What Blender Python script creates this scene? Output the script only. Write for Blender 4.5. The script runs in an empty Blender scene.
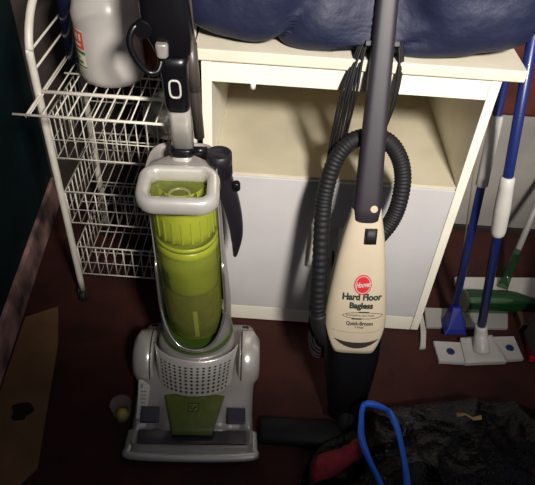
import bpy, bmesh, math, random
from mathutils import Vector, Matrix, noise
random.seed(7)
C = bpy.context.scene.collection
sc = bpy.context.scene
PI = math.pi

# ------------------------------------------------------------------ materials
def lin(c):
    return tuple((v/255/12.92 if v/255 <= .04045 else ((v/255+.055)/1.055)**2.4) for v in c) + (1,)

def mat(name, c, rough=.5, metal=0, var=0, vs=8, bump=0, bs=60, coat=0, c2=None, spec=.5):
    m = bpy.data.materials.new(name); m.use_nodes = True
    nt = m.node_tree; b = nt.nodes['Principled BSDF']
    b.inputs['Roughness'].default_value = rough
    b.inputs['Metallic'].default_value = metal
    b.inputs['Coat Weight'].default_value = coat
    b.inputs['Specular IOR Level'].default_value = spec
    col = lin(c)
    tc = nt.nodes.new('ShaderNodeTexCoord')
    n = nt.nodes.new('ShaderNodeTexNoise'); n.inputs['Scale'].default_value = vs
    n.inputs['Detail'].default_value = 6
    nt.links.new(tc.outputs['Object'], n.inputs['Vector'])
    r = nt.nodes.new('ShaderNodeValToRGB')
    r.color_ramp.elements[0].position = .35; r.color_ramp.elements[1].position = .65
    k = 1 - var
    r.color_ramp.elements[0].color = lin(c2) if c2 else (col[0]*k, col[1]*k, col[2]*k, 1)
    r.color_ramp.elements[1].color = col
    nt.links.new(n.outputs['Fac'], r.inputs['Fac'])
    nt.links.new(r.outputs['Color'], b.inputs['Base Color'])
    if bump:
        n2 = nt.nodes.new('ShaderNodeTexNoise'); n2.inputs['Scale'].default_value = bs
        n2.inputs['Detail'].default_value = 5
        nt.links.new(tc.outputs['Object'], n2.inputs['Vector'])
        bp = nt.nodes.new('ShaderNodeBump'); bp.inputs['Strength'].default_value = bump
        bp.inputs['Distance'].default_value = .01
        nt.links.new(n2.outputs['Fac'], bp.inputs['Height'])
        nt.links.new(bp.outputs['Normal'], b.inputs['Normal'])
    return m

def clear(name, c, opacity=.4, rough=.08, gloss=.12):
    """tinted see-through plastic: transparent + a little body colour + gloss"""
    m = bpy.data.materials.new(name); m.use_nodes = True
    nt = m.node_tree; nt.nodes.clear()
    o = nt.nodes.new('ShaderNodeOutputMaterial')
    tr = nt.nodes.new('ShaderNodeBsdfTransparent')
    p = nt.nodes.new('ShaderNodeBsdfPrincipled')
    col = lin(c)
    mx = max(col[:3])
    tr.inputs['Color'].default_value = tuple(.74+.26*v/mx for v in col[:3]) + (1,)
    p.inputs['Base Color'].default_value = col
    p.inputs['Roughness'].default_value = rough
    fr = nt.nodes.new('ShaderNodeLayerWeight'); fr.inputs['Blend'].default_value = .25
    mp = nt.nodes.new('ShaderNodeMath'); mp.operation = 'MULTIPLY_ADD'
    mp.inputs[1].default_value = .5; mp.inputs[2].default_value = opacity
    mp.use_clamp = True
    nt.links.new(fr.outputs['Facing'], mp.inputs[0])
    mx2 = nt.nodes.new('ShaderNodeMixShader')
    nt.links.new(mp.outputs[0], mx2.inputs[0])
    nt.links.new(tr.outputs[0], mx2.inputs[1]); nt.links.new(p.outputs[0], mx2.inputs[2])
    nt.links.new(mx2.outputs[0], o.inputs['Surface'])
    return m

M = dict(
    floor=mat('floor_red_brown', (68, 33, 26), .8, var=.5, vs=9, bump=.3, bs=220, c2=(50, 25, 21), spec=.25),
    wall=mat('wall_grey', (150, 145, 138), .8, var=.3, vs=5, bump=.1),
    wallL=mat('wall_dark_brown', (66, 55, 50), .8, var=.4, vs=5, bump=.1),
    teal=mat('wall_dark_teal', (14, 38, 42), .7, var=.5, vs=3, bump=.2, bs=20, spec=.2),
    base_worn=mat('worn_baseboard', (196, 152, 142), .7, var=.5, vs=9, c2=(58, 44, 52), bump=.3, bs=30),
    base_dark=mat('dark_baseboard', (38, 26, 24), .7, var=.4),
    rail=mat('brown_rail_wood', (92, 44, 36), .5, var=.5, vs=10),
    ceil=mat('ceiling_white', (200, 196, 188), .9),
    cream=mat('cream_laminate', (238, 231, 214), .35, var=.08, vs=12, bump=.02),
    shelf=mat('shelf_laminate', (200, 190, 165), .4, var=.16, vs=7),
    top=mat('cream_worktop', (222, 213, 192), .4, var=.1, vs=12),
    door=mat('white_door', (194, 190, 189), .42, var=.07, vs=9),
    gap=mat('dark_gap', (40, 34, 30), .9),
    silver=mat('silver_plastic', (216, 210, 202), .24, .45, var=.08, vs=20),
    silver2=mat('matt_silver_plastic', (160, 153, 148), .36, .3, var=.1, vs=30),
    chrome=mat('bright_silver', (225, 222, 215), .14, .9),
    strip=mat('smoked_lens', (64, 58, 70), .18, .3, coat=.3),
    green=mat('green_panel', (92, 102, 40), .4, .1, var=.15, vs=40, c2=(80, 92, 32)),
    limeM=mat('lime_plastic', (176, 180, 62), .35, var=.1, vs=15),
    limeD=mat('olive_lime', (126, 134, 50), .4, var=.25, vs=20),
    dust=mat('grey_dust', (66, 62, 36), .9, var=.6, vs=50, bump=.5),
    limeC=clear('clear_lime', (156, 162, 70), .18, .06),
    greenC=clear('clear_green_bottle', (20, 56, 28), .5, .06),
    cord=mat('cord_black', (16, 15, 17), .6, spec=.3),
    black=mat('black_plastic', (13, 12, 15), .3, spec=.4),
    blackm=mat('black_matt', (20, 19, 20), .6),
    crev=mat('dark_violet_black', (26, 23, 30), .42),
    charcoal=mat('charcoal_plastic', (38, 32, 40), .5, var=.1, vs=40),
    hose=mat('black_hose', (22, 21, 23), .6, spec=.3),
    wand=mat('smoky_wand', (70, 62, 58), .4),
    beige=mat('beige_plastic', (190, 176, 152), .42, var=.04, vs=30),
    white=mat('white_plastic', (190, 186, 178), .4, var=.08, vs=20),
    whitew=mat('white_wire', (222, 214, 200), .4, var=.1, vs=30),
    red=mat('red_ink', (196, 30, 42), .5),
    darkink=mat('dark_ink', (34, 44, 36), .6),
    navy=mat('navy_nylon', (25, 30, 58), .6, var=.2, vs=6, bump=.35, bs=35),
    navyb=mat('navy_bottle', (18, 22, 46), .25, coat=.4),
    blue=mat('blue_pole', (23, 35, 92), .35, coat=.2),
    bluet=mat('blue_plastic_tape', (32, 92, 205), .3),
    card=mat('brown_board', (128, 92, 58), .8, var=.3, vs=10, bump=.1),
    soot=mat('black_stain', (22, 14, 14), .8),
    trash=mat('black_bag_film', (6, 5, 6), .13, bump=.55, bs=85, spec=.22),
    redcloth=mat('dark_red_cloth', (140, 26, 42), .85, var=.4, vs=30, bump=.5, bs=120),
    jug=clear('milky_jug', (206, 200, 194), .45, .3),
    water=mat('milky_liquid', (180, 174, 172), .5),
    amber=mat('amber_bottle', (142, 70, 30), .3, var=.4, vs=25),
    pink=mat('pinkish_tube', (196, 160, 140), .5),
    label=mat('label_white', (222, 216, 190), .6),
    sticker=mat('sticker_white', (200, 196, 184), .6),
    labelr=mat('label_red', (214, 78, 70), .6),
    labelg=mat('label_green', (70, 110, 60), .6),
    yellow=mat('yellow_plastic', (206, 176, 60), .5),
    clearp=clear('clear_plastic', (200, 196, 190), .14, .1),
    tan=mat('tan_scrap', (150, 130, 80), .8),
    grey=mat('dark_grey_plastic', (58, 54, 56), .6, var=.2),
    tcord=mat('tan_rod', (130, 116, 92), .5),
)

# ------------------------------------------------------------------ helpers
def box(bm, x0, x1, y0, y1, z0, z1, bev=.002, mi=0, T=None):
    vs = [bm.verts.new(Vector((x, y, z))) for x in (x0, x1) for y in (y0, y1) for z in (z0, z1)]
    fs = [bm.faces.new([vs[i] for i in f]) for f in ((0, 1, 3, 2), (4, 6, 7, 5), (0, 4, 5, 1), (2, 3, 7, 6), (0, 2, 6, 4), (1, 5, 7, 3))]
    for f in fs: f.material_index = mi
    if bev:
        es = list({e for f in fs for e in f.edges})
        r = bmesh.ops.bevel(bm, geom=es, offset=bev, segments=2, affect='EDGES', profile=.6)
        vs = list({v for f in r['faces'] for v in f.verts} | {v for v in vs if v.is_valid})
        for f in r['faces']: f.material_index = mi
    if T:
        for v in vs: v.co = T(v.co)
    return vs

def loft(bm, secs, cap=True, mi=0, closed=False, smooth=True):
    rings = [[bm.verts.new(Vector(p)) for p in s] for s in secs]
    n = len(rings[0]); rng = len(rings) if closed else len(rings)-1
    for i in range(rng):
        a, b = rings[i], rings[(i+1) % len(rings)]
        for j in range(n):
            f = bm.faces.new((a[j], a[(j+1) % n], b[(j+1) % n], b[j])); f.material_index = mi; f.smooth = smooth
    if cap and not closed:
        f = bm.faces.new(rings[0][::-1]); f.material_index = mi
        f = bm.faces.new(rings[-1]); f.material_index = mi
    return rings

def grid(bm, rows, mi=0, smooth=True):
    R = [[bm.verts.new(Vector(p)) for p in r] for r in rows]
    for i in range(len(R)-1):
        for j in range(len(R[0])-1):
            f = bm.faces.new((R[i][j], R[i][j+1], R[i+1][j+1], R[i+1][j])); f.material_index = mi; f.smooth = smooth
    return R

def smoothpath(pts, n=6):
    P = [Vector(p) for p in pts]; out = []
    for i in range(len(P)-1):
        p0 = P[max(i-1, 0)]; p1 = P[i]; p2 = P[i+1]; p3 = P[min(i+2, len(P)-1)]
        for k in range(n):
            t = k/n
            out.append(.5*((2*p1)+(-p0+p2)*t+(2*p0-5*p1+4*p2-p3)*t*t+(-p0+3*p1-3*p2+p3)*t**3))
    out.append(P[-1]); return out

def tube(bm, pts, r, seg=10, mi=0, closed=False, flat=1.0, cap=True, sm=0):
    if sm: pts = smoothpath(pts, sm)
    P = [Vector(p) for p in pts]; n = len(P)
    rs = r if isinstance(r, (list, tuple)) else [r]*n
    if len(rs) != n: rs = [rs[0]+(rs[-1]-rs[0])*i/(n-1) for i in range(n)]
    secs = []; N = None
    for i, p in enumerate(P):
        if closed: t = P[(i+1) % n]-P[i-1]
        else: t = P[min(i+1, n-1)]-P[max(i-1, 0)]
        t.normalize()
        if N is None:
            N = t.orthogonal() if flat == 1 else Vector((0, -1, 0))
            if abs(N.dot(t)) > .9: N = t.orthogonal()
        N = (N-t*N.dot(t)).normalized(); B = t.cross(N)
        secs.append([p+rs[i]*(math.cos(a)*B+flat*math.sin(a)*N) for a in [2*PI*k/seg for k in range(seg)]])
    loft(bm, secs, cap=cap, mi=mi, closed=closed)

def lathe(bm, prof, c, axis='Z', seg=32, mi=0, cap=True, T=None):
    secs = []
    for r, h in prof:
        s = []
        for k in range(seg):
            a = 2*PI*k/seg; x, y = r*math.cos(a), r*math.sin(a)
            v = Vector((x, y, h)) if axis == 'Z' else (Vector((h, x, y)) if axis == 'X' else Vector((x, h, y)))
            v += Vector(c)
            s.append(T(v) if T else v)
        secs.append(s)
    loft(bm, secs, cap=cap, mi=mi)

def prism(bm, poly, z0, z1, mi=0, bev=0):
    a = [bm.verts.new((p[0], p[1], z0)) for p in poly]; b = [bm.verts.new((p[0], p[1], z1)) for p in poly]
    n = len(poly); fs = [bm.faces.new(a[::-1]), bm.faces.new(b)]
    for i in range(n): fs.append(bm.faces.new((a[i], a[(i+1) % n], b[(i+1) % n], b[i])))
    for f in fs: f.material_index = mi
    if bev: bmesh.ops.bevel(bm, geom=list(fs[1].edges), offset=bev, segments=2, affect='EDGES')

def empty(name, loc, label, cat, group=None):
    o = bpy.data.objects.new(name, None); C.objects.link(o); o.location = loc
    o.empty_display_size = .05
    return tag(o, label, cat, group)

def tag(o, label, cat, group=None, kind=None):
    o['label'] = label; o['category'] = cat
    if group: o['group'] = group
    if kind: o['kind'] = kind
    return o

def rootloc(o):
    v = Vector(o.location)
    while o.parent: o = o.parent; v += Vector(o.location)
    return v

def obj(name, bm, mats, parent=None, T=None, label=None, bevel=0, sub=0):
    """mesh is given in world coordinates; origin goes to the parent's or to the base of the mesh"""
    if T:
        for v in bm.verts: v.co = T(v.co)
    bmesh.ops.recalc_face_normals(bm, faces=bm.faces)
    xs = [v.co for v in bm.verts]
    org = Vector(((min(v.x for v in xs)+max(v.x for v in xs))/2, (min(v.y for v in xs)+max(v.y for v in xs))/2, min(v.z for v in xs)))
    for v in bm.verts: v.co -= org
    me = bpy.data.meshes.new(name); bm.to_mesh(me); bm.free()
    for m in (mats if isinstance(mats, (list, tuple)) else [mats]): me.materials.append(m)
    o = bpy.data.objects.new(name, me); C.objects.link(o)
    if parent:
        o.parent = parent; o.location = org-rootloc(parent)
    else: o.location = org
    if label: o['label'] = label
    if bevel:
        b = o.modifiers.new('b', 'BEVEL'); b.width = bevel; b.segments = 2; b.limit_method = 'ANGLE'
    if sub:
        s = o.modifiers.new('s', 'SUBSURF'); s.levels = sub; s.render_levels = sub
    return o

def struct(name, bm, m):
    o = obj(name, bm, m); o['kind'] = 'structure'; return o
def B(): return bmesh.new()

def text_mesh(bm, s, size, mapf, mi=0, shear=0, xs=1.0, bold=0.0):
    cu = bpy.data.curves.new('t', 'FONT'); cu.body = s; cu.size = size; cu.align_x = 'CENTER'; cu.align_y = 'CENTER'
    cu.shear = shear; cu.offset = bold; cu.resolution_u = 3
    o = bpy.data.objects.new('t', cu); C.objects.link(o)
    me = bpy.data.meshes.new_from_object(o.evaluated_get(bpy.context.evaluated_depsgraph_get()))
    vs = [bm.verts.new(mapf(v.co.x*xs, v.co.y)) for v in me.vertices]
    for p in me.polygons:
        try:
            f = bm.faces.new([vs[i] for i in p.vertices]); f.material_index = mi
        except ValueError: pass
    bpy.data.objects.remove(o); bpy.data.meshes.remove(me); bpy.data.curves.remove(cu)

# ------------------------------------------------------------------ setting
bm = B(); box(bm, -1.4, 2.2, -2.6, 1.75, -.05, 0, 0); struct('floor', bm, M['floor'])
bm = B(); box(bm, -.10, 2.2, 1.70, 1.78, 0, 2.5, 0); struct('wall_back', bm, M['wall'])
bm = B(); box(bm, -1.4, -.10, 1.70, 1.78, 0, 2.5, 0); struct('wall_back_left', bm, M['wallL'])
bm = B(); box(bm, .52, 2.2, 1.688, 1.70, 0, .022, .002); struct('baseboard_back', bm, M['base_dark'])
bm = B(); box(bm, .52, 2.2, 1.672, 1.70, .49, 1.02, .004); struct('trim_1', bm, M['rail'])
def lw(y): return -.722-.1*(y-1.11)
bm = B()
prism(bm, [(lw(-2.6), -2.6), (lw(1.7), 1.70), (lw(1.7)-.08, 1.70), (lw(-2.6)-.08, -2.6)], 0, 2.5); struct('wall_left', bm, M['teal'])
bm = B()
prism(bm, [(lw(-2.6)+.014, -2.6), (lw(1.69)+.014, 1.69), (lw(1.69), 1.69), (lw(-2.6), -2.6)], 0, .112, bev=.003); struct('baseboard_left', bm, M['base_worn'])

# board lying on the floor
bm = B(); prism(bm, [(-.702, 1.14), (-.62, 1.19), (-.577, 1.05), (-.514, .68), (-.545, .635), (-.655, .60)], .0, .006, bev=.001)
bd = obj('floor_board', bm, M['card']); tag(bd, 'flat brown board lying on the floor by the teal wall', 'board')
bm = B(); prism(bm, [(-.603+(.026+.004*math.sin(3*a)+.004*math.sin(5*a+1))*math.cos(a), .828+(.030+.004*math.sin(2*a+1))*math.sin(a)) for a in [2*PI*k/28 for k in range(28)]], .006, .0066)
obj('burn_mark', bm, M['soot'], bd, label='black round stain')

# ------------------------------------------------------------------ cabinet
X0, X1, YF, YB = -.167, .471, 1.19, 1.66
cab = empty('storage_cabinet', ((X0+X1)/2, (YF+YB)/2, 0), 'cream laminate storage cart with open shelf above two white doors', 'cabinet')
bm = B(); box(bm, -.182, .514, 1.182, 1.672, .832, .857, .003); obj('worktop', bm, M['top'], cab)
for s in (0, 1):
    bm = B(); x = X0 if s == 0 else X1-.022
    box(bm, x, x+.022, YF, YB, .012, .832, .0015); obj('side_panel', bm, M['cream'], cab)
bm = B(); box(bm, X0+.022, X1-.022, YF+.002, YF+.018, .781, .832, .0015)
obj('apron', bm, M['cream'], cab)
bm = B(); lathe(bm, [(.006, 0), (.006, .012), (.004, .014)], (-.055, YF+.004, .770), seg=12); obj('catch', bm, M['cream'], cab)
bm = B(); box(bm, X0+.022, X1-.022, YF+.006, YB-.01, .525, .543, .001); obj('shelf', bm, M['shelf'], cab)
bm = B(); box(bm, X0+.022, X1-.022, YB-.008, YB-.002, .03, .832, 0); obj('back_panel', bm, M['shelf'], cab)
bm = B(); box(bm, X0+.022, X1-.022, YF+.010, YB-.01, .062, .078, .001); obj('bottom_panel', bm, M['shelf'], cab)
bm = B(); box(bm, X0+.022, X1-.022, YF+.006, YF+.020, .004, .060, .001); obj('kickplate', bm, M['cream'], cab)
for (a, b, hx) in ((X0+.0235, .1505, .116), (.1535, X1-.0235, .188)):
    bm = B(); box(bm, a, b, YF-.002, YF+.014, .070, .537, .002); d = obj('door', bm, M['door'], cab)
    bm = B()
    tube(bm, [(hx, YF-.002, .392), (hx, YF-.016, .388), (hx+.002, YF-.024, .365), (hx+.002, YF-.026, .33), (hx+.002, YF-.024, .295), (hx, YF-.016, .270), (hx, YF-.002, .266)], .006, sm=4)
    obj('handle', bm, M['white'], d)

# ------------------------------------------------------------------ navy bag on the cabinet
def lerp0(a, b, t): return a+(b-a)*t
bm = B()
bmesh.ops.create_icosphere(bm, subdivisions=6, radius=1)
for v in bm.verts:
    n = v.co.normalized()
    f = lambda t, e: math.copysign(abs(t)**e, t)
    x, y, z = f(n.x, .58), f(n.y, .36), f(n.z, .34)
    p = Vector((.155+.385*x, 1.405+.235*y, 1.035+.190*z))
    w = noise.noise(Vector((p.x*5, p.y*6, p.z*4)))*.022
    # long folds running along the bag and gathers above them
    rg = (1-abs(noise.noise(Vector((p.x*3+p.z*2.0, p.y*4, p.z*9-p.x*4)))*2))**3*.030
    pl = math.sin(p.x*95+noise.noise(p*8)*4)*.0022*max(0, min(1, (p.z-.93)/.06))
    w2 = noise.noise(p*20)*.0035+pl
    p += n*(w-rg+w2)
    fl = .8585 + max(0, abs(p.x-.160)-.28)**2*5.0
    if p.z < fl: p.z = fl+(p.z-fl)*.04
    p.z = max(p.z, .858)
    k = math.exp(-((p.x-.200)/.075)**4)      # pressed in where the vacuum handle leans
    ym = 1.152+.382*(p.z-.857)+.030
    if p.y < 1.4: p.y = max(p.y, lerp0(p.y, ym, k))
    v.co = p
for f_ in bm.faces: f_.smooth = True
bag = obj('laundry_bag', bm, M['navy']); tag(bag, 'bulging navy blue nylon bag on top of the cream cabinet', 'bag')

# ------------------------------------------------------------------ wire rack
RL, RR, RF, RB = -.55, -.195, 1.23, 1.53
rack = empty('wire_rack', ((RL+RR)/2, (RF+RB)/2, 0), 'white wire utility rack with stacked baskets left of the cabinet', 'rack')
for x in (RL, RR):
    bm = B()
    tube(bm, smoothpath([(x, RF, .045), (x, RF, .4), (x, RF, .76), (x, RF+.004, .805), (x, RF+.03, .85), (x, RF+.075, .885), (x, (RF+RB)/2, .905), (x, RB-.07, .885), (x, RB-.02, .85), (x, RB, .78), (x, RB, .4), (x, RB, .045)], 5), .0092, seg=12)
    for z in (.755, .80): tube(bm, [(x, RF, z), (x, RB, z)], .0028, seg=6)
    obj('side_frame', bm, M['whitew'], rack)
    for y in (RF, RB):
        bm = B(); lathe(bm, [(.018, -.009), (.020, -.004), (.020, .004), (.018, .009)], (x, y, .0205), 'X', 20)
        c = obj('caster', bm, M['blackm'], rack)
        bm = B(); box(bm, x-.013, x-.0095, y-.008, y+.008, .015, .045, .001); box(bm, x+.0095, x+.013, y-.008, y+.008, .015, .045, .001); box(bm, x-.013, x+.013, y-.009, y+.009, .042, .048, .001)
        obj('caster_fork', bm, M['grey'], c)
def wires(bm, z, y0, y1, n=12, r=.0018):
    for i in range(n+1):
        x = RL+.012+(RR-RL-.024)*i/n
        tube(bm, [(x, y0, z), (x, y1, z)], r, seg=6)
bm = B()
wires(bm, .701, 1.128, RB)
tube(bm, [(RL-.022, 1.128, .704), (RR+.012, 1.128, .704)], .0032, seg=8)
tube(bm, [(RL, RF, .706), (RR, RF, .706)], .0048, seg=8)
tube(bm, [(RL+.03, RF+.10, .704), (RR, RF+.10, .704)], .0025, seg=6)
tube(bm, [(RL, RB, .706), (RR, RB, .706)], .0048, seg=8)
for x in (RL+.006, RR-.006): tube(bm, [(x, 1.128, .701), (x, RB, .701)], .0028, seg=6)
obj('top_shelf', bm, M['whitew'], rack)
for zt, zb in ((.640, .520), (.414, .308), (.218, .110)):
    bm = B(); x0, x1, y0, y1 = RL+.010, RR-.010, RF+.004, RB-.004
    for z, r in ((zt, .003), (zb, .0026), ((zt+zb)/2-.006, .0016)):
        tube(bm, [(x0, y0, z), (x1, y0, z), (x1, y1, z), (x0, y1, z)], r, seg=6, closed=True)
    n = 13
    for i in range(n+1):
        x = x0+(x1-x0)*i/n
        tube(bm, [(x, y0, zt), (x, y0, zb), (x, y1, zb), (x, y1, zt)], .0017, seg=6)
    for i in range(1, 10):
        y = y0+(y1-y0)*i/10
        for x in (x0, x1): tube(bm, [(x, y, zt), (x, y, zb)], .0016, seg=6)
    for k in (1, 2): tube(bm, [(x0, y0+(y1-y0)*k/3, zb-.002), (x1, y0+(y1-y0)*k/3, zb-.002)], .0022, seg=6)
    obj('basket', bm, M['whitew'], rack)

# things on the rack
jc = (-.398, 1.330); SZ = .7035
jug = empty('water_jug', (jc[0], jc[1], SZ), 'large translucent white jug with a red and cream label on the rack top', 'jug')
bm = B(); lathe(bm, [(.001, .0), (.058, .0), (.072, .008), (.077, .022), (.077, .04), (.0755, .06), (.0755, .13), (.078, .15), (.078, .165), (.070, .19), (.052, .215), (.03, .235), (.021, .245), (.021, .262)], (jc[0], jc[1], SZ), seg=40)
obj('jug_body', bm, M['jug'], jug)
bm = B(); lathe(bm, [(.001, .003), (.056, .003), (.070, .011), (.0745, .024), (.073, .06), (.073, .128), (.001, .1285)], (jc[0], jc[1], SZ), seg=32, cap=False); obj('liquid', bm, M['water'], jug)
bm = B(); lathe(bm, [(.024, .258), (.025, .262), (.025, .28), (.022, .284), (.001, .284)], (jc[0], jc[1], SZ), seg=24); obj('cap', bm, M['white'], jug)
bm = B(); tube(bm, [(jc[0]+.02, jc[1], SZ+.245), (jc[0]+.055, jc[1], SZ+.24), (jc[0]+.075, jc[1], SZ+.215), (jc[0]+.066, jc[1], SZ+.185)], .009, sm=5); obj('jug_handle', bm, M['jug'], jug)
bm = B()
def jl(a, z, r=.0768): return (jc[0]+r*math.cos(a), jc[1]+r*math.sin(a), SZ+z)
A0, A1 = math.radians(202), math.radians(238)
for za, zb, mi, rr in ((.045, .137, 0, .0768), (.092, .134, 1, .0772), (.080, .088, 2, .0772), (.048, .052, 2, .0772)):
    grid(bm, [[jl(A0+(A1-A0)*i/8, z, rr) for i in range(9)] for z in (za, zb)], mi)
for za, zb, a, b in ((.099, .105, .2, .8), (.112, .128, .15, .3), (.112, .128, .42, .58), (.112, .128, .7, .85), (.058, .064, .2, .8), (.069, .074, .2, .6)):
    grid(bm, [[jl(A0+(A1-A0)*(a+(b-a)*i/3), z, .0776) for i in range(4)] for z in (za, zb)], 2 if za < .09 else 0)
obj('label', bm, [M['label'], M['labelr'], M['labelg']], jug)

bt = empty('dark_bottle', (-.503, 1.415, SZ), 'dark navy bottle standing behind the jug on the rack', 'bottle')
bm = B(); lathe(bm, [(.03, 0), (.034, .006), (.034, .14), (.030, .17), (.014, .20), (.013, .225)], (-.503, 1.415, SZ), seg=24); obj('bottle_body', bm, M['navyb'], bt)
bm = B(); lathe(bm, [(.015, .222), (.015, .25), (.012, .252)], (-.503, 1.415, SZ), seg=20); obj('cap', bm, M['blackm'], bt)
bt = empty('amber_bottle', (-.312, 1.405, SZ), 'amber orange bottle on the rack right of the jug', 'bottle')
bm = B(); lathe(bm, [(.032, 0), (.037, .006), (.037, .15), (.032, .18), (.015, .21), (.014, .235)], (-.312, 1.405, SZ), seg=28); obj('bottle_body', bm, M['amber'], bt)
bm = B(); lathe(bm, [(.016, .23), (.016, .26), (.013, .262)], (-.312, 1.405, SZ), seg=20); obj('cap', bm, M['blackm'], bt)
bt = empty('pink_tube', (-.245, 1.33, SZ), 'pinkish squeeze bottle on the rack behind the vacuum handle', 'bottle')
bm = B(); lathe(bm, [(.020, .0), (.021, .012), (.021, .016)], (-.245, 1.33, SZ), seg=24); obj('cap', bm, M['blackm'], bt)
bm = B(); loft(bm, [[(-.245+a*math.cos(t), 1.33+b*math.sin(t), SZ+z) for t in [2*PI*k/24 for k in range(24)]] for z, a, b in ((.016, .022, .022), (.03, .026, .026), (.10, .028, .02), (.155, .03, .004))]); obj('tube_body', bm, M['pink'], bt)
# crumpled clear bag in the upper basket
bm = B(); bmesh.ops.create_icosphere(bm, subdivisions=5, radius=1)
for v in bm.verts:
    n = v.co.copy(); p = Vector((-.285+.072*n.x, 1.39+.10*n.y, .577+.052*n.z))
    w = (1-abs(noise.noise(p*22))*2)*.012+noise.noise(p*60)*.006
    p += n*(w-.012); p.z = max(p.z, .5235); v.co = p
cb = obj('plastic_bag', bm, mat('pale_film', (176, 172, 160), .3, var=.3, vs=25)); tag(cb, 'crumpled pale plastic bag in the uppermost rack basket', 'bag')

# ------------------------------------------------------------------ upright vacuum (green bin)
VO = Vector((-.165, .955, 0))
vac = empty('upright_vacuum', VO, 'silver upright vacuum cleaner with lime green dust bin', 'vacuum cleaner')
ca, sa = math.cos(math.radians(3.5)), math.sin(math.radians(3.5))
def TH(p):  # nozzle head: small turn
    return Vector((p.x*ca-p.y*sa, p.x*sa+p.y*ca, p.z))+VO
def TC(p):  # column leans slightly to the left
    z = p.z; return TH(Vector((p.x-.046*(z-.15), p.y, p.z)))
def lerp(a, b, t): return a+(b-a)*t
def interp(tab, x):
    if x <= tab[0][0]: return tab[0][1]
    for (a, va), (b, vb) in zip(tab, tab[1:]):
        if x <= b: return lerp(va, vb, (x-a)/(b-a))
    return tab[-1][1]
# nozzle housing: height field with skirt
hwt = [(-.225, .150), (-.20, .154), (-.12, .150), (-.04, .151), (0, .16), (.12, .162), (.16, .150)]
hzt = [(-.225, .020), (-.215, .030), (-.200, .030), (-.196, .022), (-.160, .024), (-.152, .040), (-.10, .056), (-.05, .073), (0, .085), (.10, .085), (.16, .06)]
bm = B(); rows = []
ys = [-.225, -.222, -.215, -.207, -.2, -.196, -.18, -.162, -.155, -.145, -.12, -.09, -.06, -.03, 0, .03, .07, .12, .15, .16]
for y in ys:
    r = []; hw = interp(hwt, y); hz = interp(hzt, y)
    if y <= -.222: hw -= (-.215-y)*.7
    N = 24
    r.append((-hw, y, .004)); r.append((-hw, y, hz*.55))
    for j in range(N+1):
        t = -1+2*j/N; x = hw*t
        z = hz*(1-.35*max(0, abs(t)-.9)/.1*.6)
        if -.2 < y < -.156 and abs(t) > .93: z = max(z, .034)
        if -.165 < y < -.10 and .55 < abs(t) < .90: z -= .010
        r.append((x*(.992 if abs(t) == 1 else 1), y, z))
    r.append((hw, y, hz*.55)); r.append((hw, y, .004)); rows.append(r)
R_ = grid(bm, rows)
bm.faces.new([v for v in R_[0]][::-1]); bm.faces.new(R_[-1])
bm.faces.new([r[0] for r in R_]+[r[-1] for r in R_[::-1]])
hd = obj('nozzle_housing', bm, M['silver2'], vac, TH, bevel=0)
bm = B(); box(bm, -.135, .135, -.196, -.158, .022, .0265, .002); obj('front_lens', bm, M['strip'], hd, TH)
bm = B(); tube(bm, smoothpath([(-.152, -.16, .018), (-.153, -.205, .018), (-.145, -.223, .017), (0, -.228, .017), (.145, -.223, .017), (.153, -.205, .018), (.152, -.16, .018)], 6), .0105, seg=12); obj('front_bumper', bm, M['silver'], hd, TH)
for s in (-1, 1):
    bm = B(); box(bm, *sorted((s*.085, s*.132)), -.150, -.112, .041, .046, .003, T=lambda v: Vector((v.x, v.y, v.z+(v.y+.15)*.35+.0)))
    obj('pedal_recess', bm, M['strip'], hd, TH)
    bm = B(); xa, xb = sorted((s*.166, s*.110))
    r0, r1 = (.060, .072) if s < 0 else (.072, .060)
    lathe(bm, [(r0*.86, xa), (r0, xa+.006), (.073, lerp(xa, xb, .3)), (.073, lerp(xa, xb, .7)), (r1, xb-.006), (r1*.86, xb)], (0, .032, .074), 'X', 40)
    sh = obj('wheel_cover', bm, M['silver'], vac, TH)
    bm = B(); lathe(bm, [(.0735, s*.118-.0015), (.0735, s*.118+.0015)], (0, .032, .074), 'X', 40, cap=False); obj('seam', bm, M['gap'], sh, TH)
    bm = B(); xw = s*.128; lathe(bm, [(.030, xw-.012), (.034, xw-.008), (.034, xw+.008), (.030, xw+.012)], (0, .135, .0345), 'X', 28); obj('rear_wheel', bm, M['blackm'], vac, TH)
# perforated grille skirt
def gp(t, k, off=0):     # t -1..1 across, k 0 top .. 1 bottom
    hw = lerp(.108, .092, k); c = math.cos(t*PI/2*.86)
    y = lerp(.035, -.036, k)-lerp(.072, .050, k)*c
    z = lerp(.152, .056, k)+.012*math.sin(k*PI)
    return Vector((hw*math.sin(t*PI/2*.86)/math.sin(PI/2*.86), y-off*.7, z+off*.7))
bm = B()
grid(bm, [[gp(-1+2*i/32, k/12) for i in range(33)] for k in range(13)])
for k in range(8):
    for i in range(14):
        t = (i-6.5)/6.5*.70; kk = .27+.085*k
        c = gp(t, kk, .0006); a = gp(t+.034, kk, .0006); b = gp(t, kk+.030, .0006); d = gp(t-.034, kk, .0006); e = gp(t, kk-.030, .0006)
        vs = [bm.verts.new(q) for q in (a, b, d, e)]; bm.faces.new(vs).material_index = 1
g = obj('grille', bm, [M['silver'], M['gap']], vac, TH); sol = g.modifiers.new('s', 'SOLIDIFY'); sol.thickness = .003; sol.offset = 0
sol.material_offset = 0
# body under the grille
bm = B(); loft(bm, [[(a*math.cos(t), .045+b*math.sin(t), z) for t in [2*PI*k/40 for k in range(40)]] for z, a, b in ((.03, .100, .085), (.14, .100, .082), (.155, .092, .078))])
obj('pivot_housing', bm, M['silver2'], vac, TH)
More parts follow.
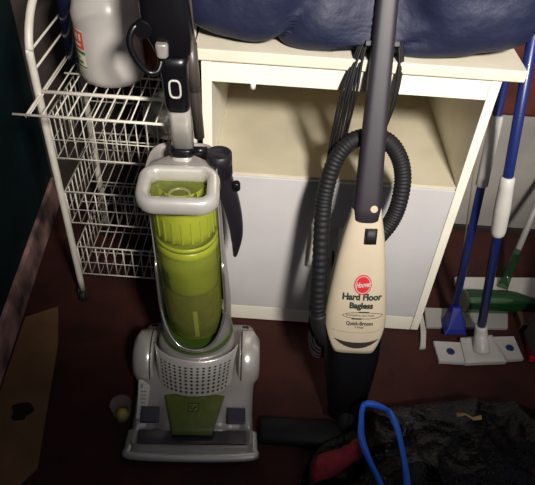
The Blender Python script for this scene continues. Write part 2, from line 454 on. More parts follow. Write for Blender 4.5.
# green panel
bm = B()
def pp(t, k, off=0):
    top = gp(t*.84, .93); hw = lerp(abs(gp(.84, 1).x), .050, k)
    yb = -.180; y = lerp(top.y-.001, yb, k); z = lerp(.060, .036, k)+off+.006*math.sin(k*PI)
    return Vector((hw*t, y, z))
grid(bm, [[pp(-1+2*i/16, k/6, .004) for i in range(17)] for k in range(7)])
pn = obj('green_panel', bm, M['green'], hd, TH); so = pn.modifiers.new('s', 'SOLIDIFY'); so.thickness = .006
# emblem: rounded square with a swirl
bm = B()
def em(x, y, off): return pp(x/.062, .34-y/.10, .0055+off)
def patch(poly, mi, off):
    bm.faces.new([bm.verts.new(em(x, y, off)) for x, y in poly]).material_index = mi
q = .0115
patch([(-q, -q), (q, -q), (q, q), (-q, q)], 0, 0); q = .0088
patch([(-q, -q), (q, -q), (q, q), (-q, q)], 1, .0005)
pts_o = [(.0075*math.cos(a), .0075*math.sin(a)) for a in [math.radians(d) for d in range(100, 281, 15)]]
pts_i = [(-.001+.0035*math.cos(a), .0035*math.sin(a)) for a in [math.radians(d) for d in range(280, 99, -15)]]
patch(pts_o+pts_i, 0, .001)
patch([(-.001, -.001), (.0075, .0075), (.0075, .001), (.002, -.006), (-.001, -.006)], 0, .0011)
obj('emblem', bm, [mat('emblem_dark', (44, 52, 30), .4), M['limeD']], pn, TH)
# green ring + column
bm = B(); loft(bm, [[(a*math.cos(t), .062+a*.92*math.sin(t), z) for t in [2*PI*k/48 for k in range(48)]] for z, a in ((.150, .088), (.156, .094), (.164, .094), (.172, .088))])
obj('base_ring', bm, mat('glossy_green', (64, 88, 32), .2, coat=.5), vac, TC)
CY = .066
def shr(z): return interp([(.15, .092), (.20, .091), (.30, .0865), (.42, .080), (.66, .0760)], z)
def shell_top(a):        # a: angle from front, radians
    d = abs(math.degrees(a))
    if d < 66: return .178+.105*(d/66)**2.6
    return interp([(66, .283), (74, .38), (81, .50), (88, .655), (180, .655)], d)
bm = B(); NA = 72
for rr, in ((.0865,),):
    rows = []
    for k in range(15):
        row = []
        for i in range(NA+1):
            a = -PI+2*PI*i/NA
            z = lerp(.150, shell_top(a), k/14)
            ex = shr(z)*(1-.04*max(0, (.23-z))/.08)
            sx_ = math.sin(a)
            if abs(a) < PI/2: yy = CY-ex*math.cos(a)
            else: yy = CY+.120*abs(math.cos(a))**.55; sx_ = math.copysign(abs(sx_)**.45, sx_)
            row.append((ex*sx_, yy, z))
        rows.append(row)
    grid(bm, rows)
bmesh.ops.remove_doubles(bm, verts=bm.verts, dist=1e-5)
s_ = obj('column_shell', bm, M['silver2'], vac, TC); so = s_.modifiers.new('s', 'SOLIDIFY'); so.thickness = .003; so.offset = -1
bm = B(); tube(bm, [(shr(shell_top(a))*math.sin(a), CY-shr(shell_top(a))*math.cos(a), shell_top(a)) for a in [math.radians(-76+152*i/70) for i in range(71)]], .0036, seg=10)
obj('shell_trim', bm, M['chrome'], vac, TC)
# dust bin
bin_ = B(); lathe(bin_, [(.060, .185), (.070, .195), (.0725, .25), (.0735, .42), (.0745, .425), (.0745, .438), (.0735, .443), (.0735, .62), (.070, .64)], (0, CY, 0), seg=48)
db = obj('dust_bin', bin_, M['limeC'], vac, TC)
bm = B(); lathe(bm, [(.001, .50), (.050, .50), (.064, .512), (.066, .53), (.066, .575), (.058, .60), (.05, .635)], (0, CY, 0), seg=36, cap=False)
for i in range(20):
    a = 2*PI*i/20; c, s = math.cos(a), math.sin(a)
    box(bm, .0655, .0685, -.002, .002, .515, .573, 0, T=lambda v, c=c, s=s: Vector((v.x*c-v.y*s, CY+v.x*s+v.y*c, v.z)))
obj('cyclone', bm, M['limeM'], db, TC)
bm = B(); lathe(bm, [(.066, .462), (.0705, .466), (.0705, .480), (.066, .484)], (0, CY, 0), seg=40, cap=False)
lathe(bm, [(.067, .490), (.0705, .492), (.0705, .498), (.067, .500)], (0, CY, 0), seg=40, cap=False)
obj('cyclone_ring', bm, M['limeM'], db, TC)
bm = B(); lathe(bm, [(.060, .340), (.064, .35), (.064, .46), (.06, .465)], (0, CY, 0), seg=36); obj('inner_cup', bm, M['limeD'], db, TC)
bm = B(); lathe(bm, [(.060, .190), (.066, .2), (.0685, .26), (.067, .30), (.05, .32), (.02, .325)], (0, CY, 0), seg=36)
for v in bm.verts:
    if v.co.z > .25: v.co.z += noise.noise(v.co*40)*.02
obj('dust', bm, M['dust'], db, TC)
bm = B(); grid(bm, [[(.0700*math.sin(a), CY-.0700*math.cos(a), z) for a in (math.radians(3), math.radians(12))] for z in (.205, .24, .28, .30)])

obj('centre_fin', bm, mat('pale_fin', (150, 146, 100), .5), db, TC)
bm = B()
for r_, (z0, hh) in enumerate(((.395, .030), (.390, .040), (.388, .036))):
    a0 = math.radians(-52+7.5*r_)
    for k in range(6):
        z = z0-.022+k*.0095; a = a0
        w = math.radians(2.2 if (k+r_) % 3 else 4.2)
        R2 = .0742
        grid(bm, [[(R2*math.sin(b), CY-R2*math.cos(b), zz) for b in (a-w, a, a+w)] for zz in (z, z+.0038)])
    grid(bm, [[(.0742*math.sin(b), CY-.0742*math.cos(b), zz) for b in (a0-math.radians(2.4), a0-math.radians(1.2))] for zz in (z0-.022, z0+.032)])
obj('bin_markings', bm, M['darkink'], db, TC, label='dark vertical print')
# rim carrying ring
bm = B(); pts = []
rw, y0, y1, cr = .071, -.030, .072, .028
for cx_, cy_, a0 in ((rw-cr, y0+cr, -90), (rw-cr, y1-cr, 0), (-rw+cr, y1-cr, 90), (-rw+cr, y0+cr, 180)):
    for k in range(9):
        a = math.radians(a0+90*k/8); pts.append((cx_+cr*math.cos(a), cy_+cr*math.sin(a), 0))
secs = []
for i, p in enumerate(pts):
    q0 = Vector(pts[i-1]); q1 = Vector(pts[(i+1) % len(pts)]); t = (q1-q0).normalized(); nrm = Vector((t.y, -t.x, 0))
    z = .646+(p[1]-y0)*.06; secs.append([Vector((p[0], p[1], z))+nrm*.0135*math.copysign(abs(math.cos(a))**.8, math.cos(a))+Vector((0, 0, .019*math.copysign(abs(math.sin(a))**.8, math.sin(a)))) for a in [2*PI*k/16 for k in range(16)]])
loft(bm, secs, closed=True); obj('carry_ring', bm, M['silver'], vac, TC)
bm = B(); lathe(bm, [(.0715, .620), (.0715, .636), (.060, .640), (.054, .622), (.001, .618)], (0, CY-.044, 0), seg=40, cap=False, T=lambda v: Vector((v.x, lerp(.022, v.y, .72), v.z)))
ld = obj('bin_lid', bm, mat('olive_lid', (58, 68, 26), .25, coat=.3), vac, TC)
bm = B(); lathe(bm, [(.036, .624), (.036, .633), (.032, .635), (.028, .630), (.001, .630)], (0, .024, 0), seg=32); obj('lid_cap', bm, M['blackm'], ld, TC)
bm = B(); lathe(bm, [(.024, .6305), (.024, .634), (.019, .635), (.019, .6305)], (0, .024, 0), seg=32, cap=False); obj('lid_ring', bm, M['silver2'], ld, TC)
# back shoulders joining the ring to the neck
bm = B(); loft(bm, [[(a*math.cos(t), yc+b*math.sin(t), z) for t in [2*PI*k/32 for k in range(32)]] for z, a, b, yc in ((.60, .082, .034, .098), (.640, .080, .034, .098), (.654, .066, .030, .100), (.662, .030, .022, .112))])
obj('shoulder', bm, M['silver2'], vac, TC)
def sup(x0, yc, z, a, b, n=28, e=.6): 
    return [(x0+a*math.copysign(abs(math.cos(t))**e, math.cos(t)), yc+b*math.copysign(abs(math.sin(t))**e, math.sin(t)), z) for t in [2*PI*k/n for k in range(n)]]
bm = B(); loft(bm, [sup(.0, .118, .652, .022, .018), sup(.0, .118, .674, .021, .017)]); obj('neck', bm, M['silver'], vac, TC)
bm = B(); loft(bm, [sup(.002, .12, .671, .023, .020), sup(.002, .12, .673, .025, .022), sup(.002, .12, .687, .025, .022), sup(.002, .12, .690, .023, .02)]); lathe(bm, [(.009, .02), (.009, .055)], (0, .118, .680), 'X', 16); obj('collar', bm, M['black'], vac, TC)
bm = B(); loft(bm, [sup(.004, .122, .688, .0235, .016), sup(.004, .128, .86, .0215, .016)]); obj('handle_tube', bm, M['silver'], vac, TC)
bm = B(); loft(bm, [sup(.003, .124, z, a, b) for z, a, b in ((.776, .012, .014), (.779, .0225, .022), (.790, .0265, .024), (.85, .0265, .025), (.875, .028, .025), (.893, .030, .024))]); gr = obj('grip_base', bm, M['black'], vac, TC)
bm = B(); pts = [(.003+.0105*math.copysign(abs(math.cos(t))**.6, math.cos(t)), .0975, .832+.018*math.copysign(abs(math.sin(t))**.6, math.sin(t))) for t in [2*PI*k/28 for k in range(28)]]
tube(bm, pts, .0022, seg=8, closed=True); obj('badge', bm, M['white'], gr, TC)
bm = B(); loft(bm, [sup(x, .128, z, a, b) for z, x, a, b in ((.885, .006, .028, .02), (.90, .004, .036, .024), (.93, .0, .044, .027), (.97, -.004, .046, .027), (1.03, -.004, .042, .025), (1.08, .0, .030, .022), (1.11, .0, .02, .018))]); up = obj('upper_handle', bm, M['black'], vac, TC)
bm = B(); loft(bm, [sup(-.013, .100, z, a, .010) for z, a in ((.897, .008), (.900, .011), (.920, .012), (.924, .009))]); obj('release_button', bm, M['silver2'], up, TC)
bm = B(); tube(bm, [(-.035, .12, .955), (-.058, .105, .95), (-.070, .095, .925), (-.062, .092, .893), (-.044, .094, .868), (-.026, .098, .868), (-.018, .108, .885)], .0065, seg=12, sm=6)
lathe(bm, [(.016, -.01), (.018, 0), (.016, .01)], (-.045, .11, .945), 'Y', 16)
obj('handle_loop', bm, M['black'], vac, TC)
bm = B(); tube(bm, [(.036, .155, .69), (.033, .158, .85), (.030, .158, 1.02)], .0115, seg=14)
tube(bm, [(.034, .157, .80), (.0335, .158, .90)], .0125, seg=14)
obj('wand', bm, M['wand'], vac, TC)
# suction hose cuff and crevice tool on the right side
bm = B(); lathe(bm, [(.018, .617), (.025, .622), (.0255, .650), (.0275, .654), (.0275, .678), (.024, .680), (.021, .672), (.001, .672)], (.080, .115, 0), seg=30)
for i in range(22):
    a = 2*PI*i/22; c, s = math.cos(a), math.sin(a)
    box(bm, .0245, .0272, -.0012, .0012, .624, .652, 0, T=lambda v, c=c, s=s: Vector((.080+v.x*c-v.y*s, .115+v.x*s+v.y*c, v.z)))
obj('hose_cuff', bm, M['crev'], vac, TC)
bm = B(); P_ = smoothpath([(.082, .115, .625), (.090, .115, .59), (.102, .113, .54), (.110, .11, .48), (.110, .108, .43), (.105, .105, .385)], 6); n_ = len(P_)
tube(bm, P_, [interp([(0, .022), (.25, .022), (.5, .019), (.75, .014), (1, .004)], i/(n_-1)) for i in range(n_)], seg=18)
ct = obj('crevice_tool', bm, M['crev'], vac, TC)
bm = B(); lathe(bm, [(.007, .0), (.009, .003), (.009, .018), (.007, .021)], (.115, .103, .590), seg=14); obj('latch', bm, M['black'], ct, TC)
# sticker on the left wing
bm = B()
def wz(y): return interp(hzt, y)
grid(bm, [[(x, y, wz(y)+.002) for x in (x0_, x1_)] for y, x0_, x1_ in ((-.14, -.142, -.120), (-.10, -.143, -.116), (-.06, -.145, -.115), (-.045, -.146, -.136))])
for k in range(7):
    y = -.130+k*.009
    grid(bm, [[(x, yy, wz(yy)+.0025) for x in (-.137, -.123)] for yy in (y, y+.003)], 1)
grid(bm, [[(x, yy, wz(yy)+.0025) for x in (-.140, -.134)] for yy in (-.066, -.055)], 1)
obj('sticker', bm, [M['sticker'], mat('sticker_grey', (140, 138, 132), .6)], hd, TH)

# clear plastic cup with yellow scrap by the nozzle
cp = empty('clear_cup', (-.338, .835, 0), 'small clear plastic cup on the floor touching the green vacuum nozzle', 'cup')
bm = B(); lathe(bm, [(.018, .0), (.020, .002), (.026, .058), (.0275, .060)], (-.342, .835, .001), seg=24, cap=False); obj('cup_wall', bm, M['clearp'], cp)
bm = B(); lathe(bm, [(.001, .002), (.015, .003), (.017, .016), (.010, .026), (.001, .028)], (-.342, .835, .001), seg=14, cap=False)
for v in bm.verts: v.co += Vector((noise.noise(v.co*80), noise.noise(v.co*80+Vector((5, 5, 5))), 0))*.004
obj('yellow_scrap', bm, M['yellow'], cp)

# ------------------------------------------------------------------ stick vacuum (beige)
A_ = Vector((.2335, .848, .06)); E_ = Vector((.2035, 1.197, .975))
ax = (E_-A_).normalized(); xr = Vector((1, 0, 0)); xr = (xr-ax*xr.dot(ax)).normalized(); nf = xr.cross(ax)  # nf points to the viewer side
if nf.y > 0: nf = -nf
LEN = (E_-A_).length
def K(x, u, n): return A_+xr*x+ax*u+nf*n          # u along the stick, n outwards from the front plane
def KV(v): return K(v.x, v.z, -v.y)
hv = empty('stick_vacuum', (.2335, .83, 0), 'beige and black stick vacuum leaning against the cabinet', 'vacuum cleaner')
zu = lambda z: (z-.06)/ax.z
wt = [(zu(.05), .050), (zu(.115), .058), (zu(.20), .074), (zu(.26), .074), (zu(.30), .077), (zu(.36), .071), (zu(.43), .062), (zu(.50), .050), (zu(.545), .040), (zu(.565), .034), (zu(.58), .030)]
def hwid(u): return interp(wt, u)
def sm_hwid(u): return sum(hwid(u+d) for d in (-.03, -.015, 0, .015, .03))/5
def thick(u): return interp([(0, .030), (zu(.12), .034), (zu(.28), .044), (zu(.40), .042), (zu(.56), .022), (zu(.6), .018)], u)
def surf(x, u, off=0):
    w = sm_hwid(u); t = thick(u); s = min(.999, abs(x)/w)
    return K(x, u, -t+(t+off)*(1-s**3)**(1/3)+0)
def ring(u, g=0, e=.67, n=40):
    w = sm_hwid(u)-g; t = thick(u)-g
    return [K(w*math.copysign(abs(math.cos(a))**e, math.cos(a)), u, -thick(u)+t*math.copysign(abs(math.sin(a))**e, math.sin(a))) for a in [2*PI*k/n for k in range(n)]]
bm = B(); us = [zu(z) for z in (.045, .06, .09, .12, .16, .20, .24, .27, .30, .33, .36, .40, .44, .48, .52, .545, .56)]
loft(bm, [ring(u, .0035) for u in us]); obj('motor_body', bm, M['black'], hv)
# beige front cover with a rounded lower edge
bm = B(); rows = []
ulo, uhi = zu(.232), zu(.572)
for k in range(36):
    row = []
    for i in range(41):
        a = lerp(-.14*PI, 1.14*PI, i/40); cxx = math.cos(a)
        lo = ulo+.075*max(0, abs(cxx)-.45)**1.4/(.55**1.4)
        if a < 0 or a > PI: lo += .02
        u = lerp(lo, uhi, k/35); w = sm_hwid(u); t = thick(u)
        row.append(K(w*math.copysign(abs(math.cos(a))**.67, math.cos(a)), u, -t+t*math.copysign(abs(math.sin(a))**.67, math.sin(a))))
    rows.append(row)
grid(bm, rows); cv = obj('front_cover', bm, M['beige'], hv); so = cv.modifiers.new('s', 'SOLIDIFY'); so.thickness = .003
# slot
bm = B(); top_, bot_ = [], []
for i in range(25):
    t = -1+2*i/24; x = .004+.054*t; d = .020*(1-t*t)
    u0 = zu(.268)-.009*(1-t*t)
    top_.append(surf(x, u0+.0005, .0012)); bot_.append(surf(x, u0-.0005-d*.75, .0012))
grid(bm, [top_, bot_]); obj('slot', bm, M['gap'], cv)
bm = B(); grid(bm, [[surf(-.058+.116*i/24, zu(.290)-.006*(1-(-1+2*i/24)**2)+d, .001) for i in range(25)] for d in (0, .0012)]); obj('cover_seam', bm, mat('seam_tan', (150, 130, 104), .6), cv)
# printing
def at(u0, x0=.006, off=.0012): return lambda x, y: surf(x+x0, u0+y*1.15, off)
bm = B()
uL = zu(.404)
bm2 = B()
def ell(bm, u0, rx, ry, off, mi, x0=0, n=36):
    bm.faces.new([bm.verts.new(surf(.006+x0+rx*math.cos(a), u0+ry*math.sin(a), off)) for a in [2*PI*k/n for k in range(n)]]).material_index = mi
ell(bm2, uL, .0215, .0265, .0009, 1); ell(bm2, uL, .0205, .0255, .0014, 0)
def ringp(bm, u0, rx, ry, w, off, mi, x0=0):
    n = 36; grid(bm, [[surf(.006+x0+(rx-d)*math.cos(a), u0+(ry-d)*math.sin(a), off) for a in [2*PI*k/n for k in range(n+1)]] for d in (0, w)], mi)
ringp(bm2, uL, .0180, .0225, .0016, .0020, 1)
text_mesh(bm2, 'Hoover', .0135, lambda x, y: surf(.006+x, uL+y*1.35+x*.15, .0024), 1, shear=.35, xs=.80, bold=.0004)
obj('round_logo', bm2, [M['red'], M['white']], cv)
for s, u0, size, xs, bd_ in (('Hard Floor', zu(.3735), .0205, 1.0, .0009), ('Bagless', zu(.3525), .0185, 1.05, .0009), ('Quick-Broom', zu(.3085), .0125, .92, .0003), ('5 Amps', zu(.2995), .0075, 1.0, 0), ('POWERFUL SUCTION', zu(.3285), .0055, 1.25, 0)):
    text_mesh(bm, s, size, at(u0, .007), 0, xs=xs, bold=bd_)
ringp(bm, zu(.3285), .048, .0090, .0016, .0012, 0, .007)
for sx in (-1, 1):
    grid(bm, [[surf(.007+sx*.008+d, zu(.3285)+sx*.0088+e, .0013) for d in (-.012, .012)] for e in (-.0018, .0018)], 0)
obj('printed_text', bm, M['darkink'], cv)
# switch
bm = B(); u0 = zu(.518); grid(bm, [[surf(.012+x, u0+y, .004) for x in (-.012, -.006, 0, .006, .012)] for y in (-.018, 0, .018)])
sw = obj('switch', bm, M['blackm'], hv); so = sw.modifiers.new('s', 'SOLIDIFY'); so.thickness = .006
bm = B(); grid(bm, [[surf(.012+x, u0+y, .0048) for x in (-.0015, .0015)] for y in (.000, .006)]); grid(bm, [[surf(.012+x, u0+y, .0048) for x in (-.004, .004)] for y in (-.008, -.005)]); grid(bm, [[surf(.012+x, u0+y, .0048) for x in (-.0035, .0035)] for y in (-.003, -.0012)])
obj('switch_mark', bm, M['white'], sw)
# handle
def hs(u, w, t, n=32, e=.55, off=0): return [K(w*math.copysign(abs(math.cos(a))**e, math.cos(a))+off, u, -.020+t*math.copysign(abs(math.sin(a))**e, math.sin(a))) for a in [2*PI*k/n for k in range(n)]]
bm = B(); loft(bm, [hs(zu(z), w, t) for z, w, t in ((.545, .024, .020), (.550, .029, .023), (.575, .031, .024), (.61, .0295, .0235), (.67, .0275, .022), (.80, .0245, .020), (.95, .0225, .018), (1.06, .021, .017), (1.10, .020, .017), (1.115, .014, .012))])
hh_ = obj('handle_shaft', bm, M['charcoal'], hv)
bm = B(); c0 = zu(.577)
secs = [[K(.013+r*math.cos(a), c0+r*math.sin(a), .0045+n) for a in [2*PI*k/24 for k in range(24)]] for r, n in ((.0085, -.003), (.0085, -.0005), (.007, .0005))]
loft(bm, secs); obj('round_button', bm, M['beige'], hh_)
for zz in (.90,):
    bm = B(); box(bm, -.036, .036, -.006, .006, -.006, .006, .002, T=lambda v: K(v.x, zu(zz)+v.z, -.026+v.y)); obj('cord_hook', bm, M['black'], hv)
# hose loop
def KP(x, z, n): return K(x, zu(z), n)
hp = smoothpath([(-.055, .255, -.05), (-.080, .28, -.040), (-.092, .34, -.035), (-.094, .44, -.035), (-.096, .54, -.040), (-.092, .60, -.045), (-.076, .665, -.045), (-.045, .705, -.048), (0, .716, -.058), (.038, .708, -.050), (.066, .675, -.045), (.078, .63, -.042), (.074, .575, -.040), (.060, .535, -.040), (.036, .50, -.040)], 34)
rs = [.0190+.0009*math.sin(i*2*PI/5) for i in range(len(hp))]
bm = B(); tube(bm, [KP(p.x, p.z if False else p.y, p.z) for p in hp], rs, seg=16); obj('hose', bm, M['hose'], hv)
bm = B(); tube(bm, [KP(-.058, .235, -.052), KP(-.078, .27, -.042), KP(-.090, .315, -.036)], .0235, seg=18, sm=4); obj('hose_port', bm, M['blackm'], hv)
# cord bundle over the hooks
bm = B()
for k in range(6):
    j = lambda s: random.uniform(-s, s)
    o1, o2 = -.005+.005*k, .0045*(k % 3)
    pts = [(-.008, .915+o2, -.036), (-.028-o1*.4, .910+o2, -.034), (-.041-o1*.7, .87, -.028-o2), (-.051-o1*1.2, .80, -.028-o2), (-.064-o1*1.2, .70+j(.01), -.064-o2*.3), (-.078-o1*.8, .58, -.080), (-.089-o1*.7, .45, -.078), (-.094-o1*.7+j(.004), .34, -.074), (-.086-o1+j(.004), .245-.008*k, -.060), (-.064, .225-.006*k, -.055), (-.058, .30, -.068), (-.060, .45, -.080)]
    tube(bm, [KP(*p) for p in pts], .0030, seg=8, sm=6)
for k in range(3):
    o1 = .004*k
    pts = [(.008, .913, -.036), (.030+o1*.6, .905+o1, -.034), (.039+o1, .865, -.029-o1), (.036+o1*.6, .79, -.034-o1), (.020, .71, -.046), (.010, .64, -.060), (0, .56, -.068)]
    tube(bm, [KP(*p) for p in pts], .0034, seg=8, sm=6)
obj('power_cord', bm, M['cord'], hv)
# neck and wide nozzle
bm = B(); tube(bm, [K(0, -.004, -.03), (.2335, .838, .038), (.2335, .828, .026)], .022, seg=16, sm=4); obj('swivel_neck', bm, M['blackm'], hv)
bm = B(); secs = []
for x, s in ((.010, .75), (.014, .92), (.022, 1), (.20, 1.06), (.27, 1.06), (.43, 1), (.438, .92), (.442, .75)):
    pr = [(.783, .006), (.783, .016), (.790, .026), (.812, .034), (.836, .034), (.850, .026), (.853, .012), (.850, .004), (.79, .003)]
    secs.append([(x, .818+(y-.818)*s, z*s) for y, z in pr])
loft(bm, secs); obj('floor_nozzle', bm, M['cord'], hv)

# ------------------------------------------------------------------ mops by the cabinet
def rodpt(a, b, t): return Vector(a)+(Vector(b)-Vector(a))*t
# front mop
fm = empty('flat_mop', (.643, 1.14, 0), 'front flat mop with blue pole, white grip and two blue dots on its plate', 'mop', 'flat mops leaning by the cabinet')
a0, b0 = (.640, 1.158, .060), (.531, 1.262, .900)
def PL(t): return rodpt(a0, b0, t)
bm = B(); tube(bm, [PL(-.005), PL(1.25)], .0125, seg=16); obj('pole', bm, M['blue'], fm)
bm = B(); ps = [PL(t) for t in (.40, .405, .42, .50, .57, .60, .605)]
tube(bm, ps, [.013, .0165, .019, .0205, .018, .0175, .013], seg=18); obj('grip', bm, M['white'], fm)
def quad_plate(bm, pts, z0, z1, mi=0, bev=.002): prism(bm, pts, z0, z1, mi, bev)
bm = B(); quad_plate(bm, [(.517, 1.076), (.592, 1.077), (.592, 1.152), (.512, 1.150)], .004, .016); obj('side_plate', bm, M['white'], fm)
bm = B(); quad_plate(bm, [(.717, 1.098), (.769, 1.106), (.762, 1.190), (.692, 1.182)], .004, .016); obj('side_plate', bm, M['white'], fm)
bm = B(); loft(bm, [[(.592, 1.074, z0), (.715, 1.090, z0), (.692, 1.184, z1), (.592, 1.164, z1)] for z0, z1 in ((.003, .003), (.018, .022))]+[[(.604, 1.086, .022), (.698, 1.100, .022), (.680, 1.172, .028), (.606, 1.156, .028)]], smooth=False)
obj('centre_plate', bm, M['white'], fm, bevel=.002)
bm = B(); tube(bm, [(.645, 1.120, .022), (.644, 1.128, .034), (.642, 1.150, .052), PL(.03)], [.026, .022, .018, .0165], seg=16, sm=3); obj('socket', bm, M['white'], fm)
for c in ((.556, 1.113), (.737, 1.142)):
    bm = B(); lathe(bm, [(.012, .0158), (.012, .0175), (.009, .0185)], (c[0], c[1], 0), seg=18); obj('dot', bm, M['blue'], fm)
# rear mop
rm = empty('flat_mop', (.60, 1.25, 0), 'rear flat mop with blue pole and blue wedge socket beside the cabinet', 'mop', 'flat mops leaning by the cabinet')
a1, b1 = (.577, 1.232, .050), (.5545, 1.43, .86)
def PL1(t): return rodpt(a1, b1, t)
bm = B(); tube(bm, [PL1(0), PL1(.93)], .0115, seg=16); obj('pole', bm, M['blue'], rm)
bm = B(); tube(bm, [PL1(t) for t in (.50, .505, .73, .735)], [.012, .0165, .0165, .012], seg=18); obj('grip', bm, M['white'], rm)
bm = B(); prism(bm, [(.500, 1.206), (.752, 1.222), (.770, 1.292), (.505, 1.284)], .003, .014, bev=.002); obj('plate', bm, mat('grey_white_plate', (176, 172, 166), .25, .3), rm)
bm = B(); loft(bm, [[(.545, 1.170, .020), (.615, 1.176, .020), (.625, 1.235, .018), (.548, 1.235, .018)], [(.555, 1.180, .035), (.607, 1.184, .035), (.612, 1.24, .04), (.556, 1.24, .04)], [(.566, 1.222, .085), (.590, 1.222, .085), (.590, 1.25, .085), (.566, 1.25, .085)]], smooth=False); obj('wedge_socket', bm, mat('deep_blue', (22, 34, 120), .3), rm, bevel=.003)
# third mop with green socket
tm = empty('floor_squeegee', (.76, 1.37, 0), 'white plate mop with green socket and pale pole behind the bottle', 'mop')
bm = B(); prism(bm, [(.62, 1.318), (.905, 1.345), (.915, 1.45), (.625, 1.425)], .003, .020, bev=.003); obj('plate', bm, M['white'], tm)
a2, b2 = Vector((.772, 1.385, .02)), Vector((.915, 1.672, .34))
bm = B(); tube(bm, [a2, rodpt(a2, b2, .10), rodpt(a2, b2, .30)], [.018, .015, .012], seg=14); obj('socket', bm, M['greenC'], tm)
bm = B(); tube(bm, [rodpt(a2, b2, .26), rodpt(a2, b2, 1.0)], .010, seg=14); obj('pole', bm, mat('pale_pole', (150, 146, 142), .4), tm)
# thin rod between the poles
bm = B(); tube(bm, [(.62, 1.335, .002), (.577, 1.67, .80)], .0028, seg=8); o = obj('thin_rod', bm, M['tcord']); tag(o, 'thin tan rod leaning on the wall between the blue mop poles', 'rod')
# green bottle lying down
gb = empty('green_bottle', (.745, 1.315, .0), 'green glass bottle lying on its side behind the flat mops', 'bottle')
bd0, bd1 = Vector((.625, 1.300, .042)), Vector((.905, 1.318, .038)); bx = (bd1-bd0).normalized(); by = Vector((0, 0, 1)); bz = bx.cross(by)
def bl(prof, s0=24):
    b = B(); loft(b, [[bd0+bx*h+by*r*math.cos(a)+bz*r*math.sin(a) for a in [2*PI*k/s0 for k in range(s0)]] for r, h in prof]); return b
obj('bottle_glass', bl([(.026, .0), (.034, .004), (.037, .014), (.037, .14), (.033, .17), (.020, .21), (.015, .24), (.014, .275)]), M['greenC'], gb)
obj('bottle_base', bl([(.025, -.0015), (.033, .0005), (.0345, .004), (.034, .006)]), mat('pale_base', (150, 160, 140), .3), gb)
obj('cap', bl([(.0155, .262), (.0155, .28), (.013, .282)]), M['grey'], gb)
for o in list(gb.children): o.location.z -= .0035
# white strip on the floor
bm = B(); prism(bm, [(.470, 1.125), (.487, 1.128), (.498, 1.19), (.498, 1.265), (.484, 1.265), (.483, 1.19)], 0, .010, bev=.002); o = obj('plastic_strip', bm, M['white']); tag(o, 'narrow white plastic strip on the floor at the cabinet corner', 'strip')
# brown block on the floor
bm = B(); box(bm, .79, .86, 1.225, 1.28, 0, .03, .003); o = obj('wood_block', bm, mat('wood_block_brown', (96, 62, 50), .7, var=.3)); tag(o, 'small brown wood block between the bottle and the mop plates', 'block')
# dark upright appliance at the right edge
ap = empty('upright_sweeper', (.88, 1.15, 0), 'dark grey upright sweeper with a red foot at the right edge', 'sweeper')
bm = B(); prism(bm, [(.786, 1.105), (1.02, 1.12), (1.02, 1.26), (.80, 1.20)], .004, .024, bev=.003); obj('foot', bm, M['red'], ap, label='red foot')
bm = B(); loft(bm, [[(x0, y0, z), (1.0, y0, z), (1.0, y1, z), (x0, y1, z)] for z, x0, y0, y1 in ((.024, .786, 1.106, 1.20), (.12, .800, 1.12, 1.20), (.30, .86, 1.14, 1.21), (.42, .89, 1.16, 1.21))], smooth=False); obj('sweeper_body', bm, M['grey'], ap, bevel=.008)

# ------------------------------------------------------------------ trash bag
def bagz(x, y):
    def g(cx, cy, rx, ry, h, p=2.2):
        d = ((abs(x-cx)/rx)**p+(abs(y-cy)/ry)**p)
        return h*max(0, 1-d)**.5
    z = max(g(.60, .70, .36, .24, .165), g(.38, .70, .20, .20, .135), g(.235, .66, .115, .16, .095), g(.85, .66, .25, .22, .12))
    return z
bm = B(); rows = []
nx, ny = 190, 100
for j in range(ny+1):
    row = []
    for i in range(nx+1):
        x = .10+1.02*i/nx; y = .36+.60*j/ny
        z = bagz(x, y)
        if z > 0:
            p = Vector((x, y, 0))
            r1 = (1-abs(noise.noise(Vector((x*9, y*9, 1.3)))*2.2)); r2 = (1-abs(noise.noise(Vector((x*24+4, y*24, 7)))*2.2))
            z = z+min(1, z/.06)*(.016*r1**2*math.copysign(1, r1)+.005*r2-.008)
            # mouth hollow around the red cloth
            d = ((x-.200)/.070)**2+((y-.712)/.055)**2
            z *= 1-.75*math.exp(-d*1.1)
            z = max(z, .004)
        row.append((x, y, z if z > 0 else -1))
    rows.append(row)
R_ = [[(bm.verts.new(p) if p[2] >= 0 else None) for p in r] for r in rows]
for j in range(ny):
    for i in range(nx):
        q = (R_[j][i], R_[j][i+1], R_[j+1][i+1], R_[j+1][i])
        if all(q): bm.faces.new(q).smooth = True
for v in [v for v in bm.verts if not v.link_faces]: bm.verts.remove(v)
for v in bm.verts:
    if v.is_boundary: v.co.z = .002
tb = empty('trash_bag', (.55, .70, 0), 'crumpled black plastic trash bag on the floor in front', 'bag')
ob = obj('bag_film', bm, M['trash'], tb)
bm = B()
def ribbon(pts, w, n=8):
    P = smoothpath(pts, n); L_, R2 = [], []
    for i, p in enumerate(P):
        t = (P[min(i+1, len(P)-1)]-P[max(i-1, 0)]).normalized(); s = t.cross(Vector((0, -.67, .74))).normalized()
        ww = w*(1+.15*math.sin(i*.23)); L_.append(p-s*ww); R2.append(p+s*ww)
    return [L_, R2]
lp = [(.337, .54, .150), (.335, .60, .165), (.335, .66, .172), (.332, .72, .170), (.328, .765, .165), (.320, .800, .158), (.311, .815, .152), (.290, .826, .150), (.268, .829, .148), (.257, .820, .144), (.252, .785, .140), (.250, .74, .140), (.262, .69, .142), (.280, .645, .140), (.295, .60, .130)]
g = grid(bm, ribbon(lp, .0070)); dr = obj('drawstring', bm, M['bluet'], tb); so = dr.modifiers.new('s', 'SOLIDIFY'); so.thickness = .0015
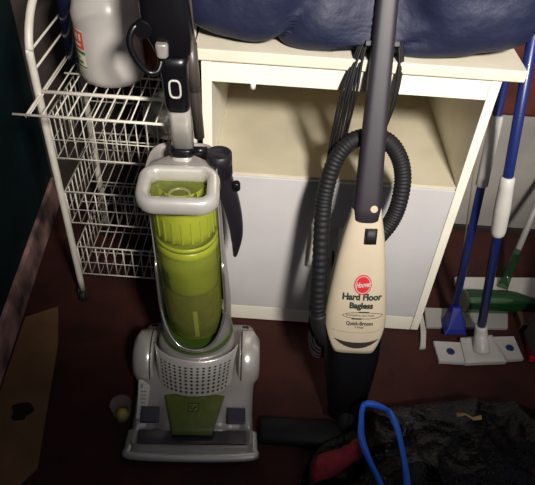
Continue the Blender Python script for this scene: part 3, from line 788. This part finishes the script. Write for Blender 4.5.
# red cloth in the mouth of the bag
bm = B(); bmesh.ops.create_icosphere(bm, subdivisions=5, radius=1)
for v in bm.verts:
    n = v.co.copy(); p = Vector((.205+.066*n.x+.02*n.y, .715+.040*n.y+.034*n.x, .082+.032*n.z))
    w = noise.noise(Vector((p.x*12, p.y*30, p.z*14)))*.018+(1-abs(noise.noise(p*26))*2)*.007
    v.co = p+n*w
for f_ in bm.faces: f_.smooth = True
o = obj('red_cloth', bm, M['redcloth']); tag(o, 'dark red cloth poking out of the black trash bag', 'cloth')
# scraps on the bag
bm = B(); sx, sy = .497, .80; z0 = bagz(sx, sy)+.016
grid(bm, [[(sx+.020*i-.02, sy+.010*j+.004*math.sin(i*2), z0+.006*math.sin(i*2+j)-.002*j) for i in range(4)] for j in range(2)])
o = obj('paper_scrap', bm, M['tan']); so = o.modifiers.new('s', 'SOLIDIFY'); so.thickness = .001; tag(o, 'small tan paper scrap on top of the black trash bag', 'scrap')

# ------------------------------------------------------------------ camera
cam = bpy.data.cameras.new('camera'); co = bpy.data.objects.new('camera', cam); C.objects.link(co)
th, rl = math.radians(42.1), math.radians(4.0)
F = Vector((0, math.cos(th), -math.sin(th))); R0 = Vector((1, 0, 0)); U0 = Vector((0, math.sin(th), math.cos(th)))
R = math.cos(rl)*R0+math.sin(rl)*U0; U = -math.sin(rl)*R0+math.cos(rl)*U0
m = Matrix((R, U, -F)).transposed().to_4x4(); m.translation = Vector((0, 0, 1.4)); co.matrix_world = m
cam.sensor_fit = 'HORIZONTAL'; cam.sensor_width = 36; cam.lens = 36*600/535; cam.clip_start = .02
sc.camera = co

# ------------------------------------------------------------------ light
def lamp(name, kind, loc, target, energy, col, **kw):
    l = bpy.data.lights.new(name, kind); l.energy = energy; l.color = col
    for k, v in kw.items(): setattr(l, k, v)
    o = bpy.data.objects.new(name, l); C.objects.link(o); o.location = loc
    o.rotation_euler = (Vector(target)-Vector(loc)).to_track_quat('-Z', 'Y').to_euler(); return o
lamp('ceiling_lamp', 'SPOT', (.62, -.65, 2.10), (.22, 1.30, .98), 440, (1, .955, .89), shadow_soft_size=.15, spot_size=math.radians(52), spot_blend=.9)
lamp('window_light', 'AREA', (-1.0, -.75, 1.85), (.15, 1.3, .5), 48, (.84, .90, 1), size=.6)
w = bpy.data.worlds.new('w'); sc.world = w; w.use_nodes = True
w.node_tree.nodes['Background'].inputs[0].default_value = (.80, .85, 1, 1); w.node_tree.nodes['Background'].inputs[1].default_value = .16
sc.view_settings.view_transform = 'Standard'; sc.view_settings.look = 'None'; sc.view_settings.gamma = 1; sc.view_settings.exposure = 0
sc.view_settings.use_curve_mapping = False
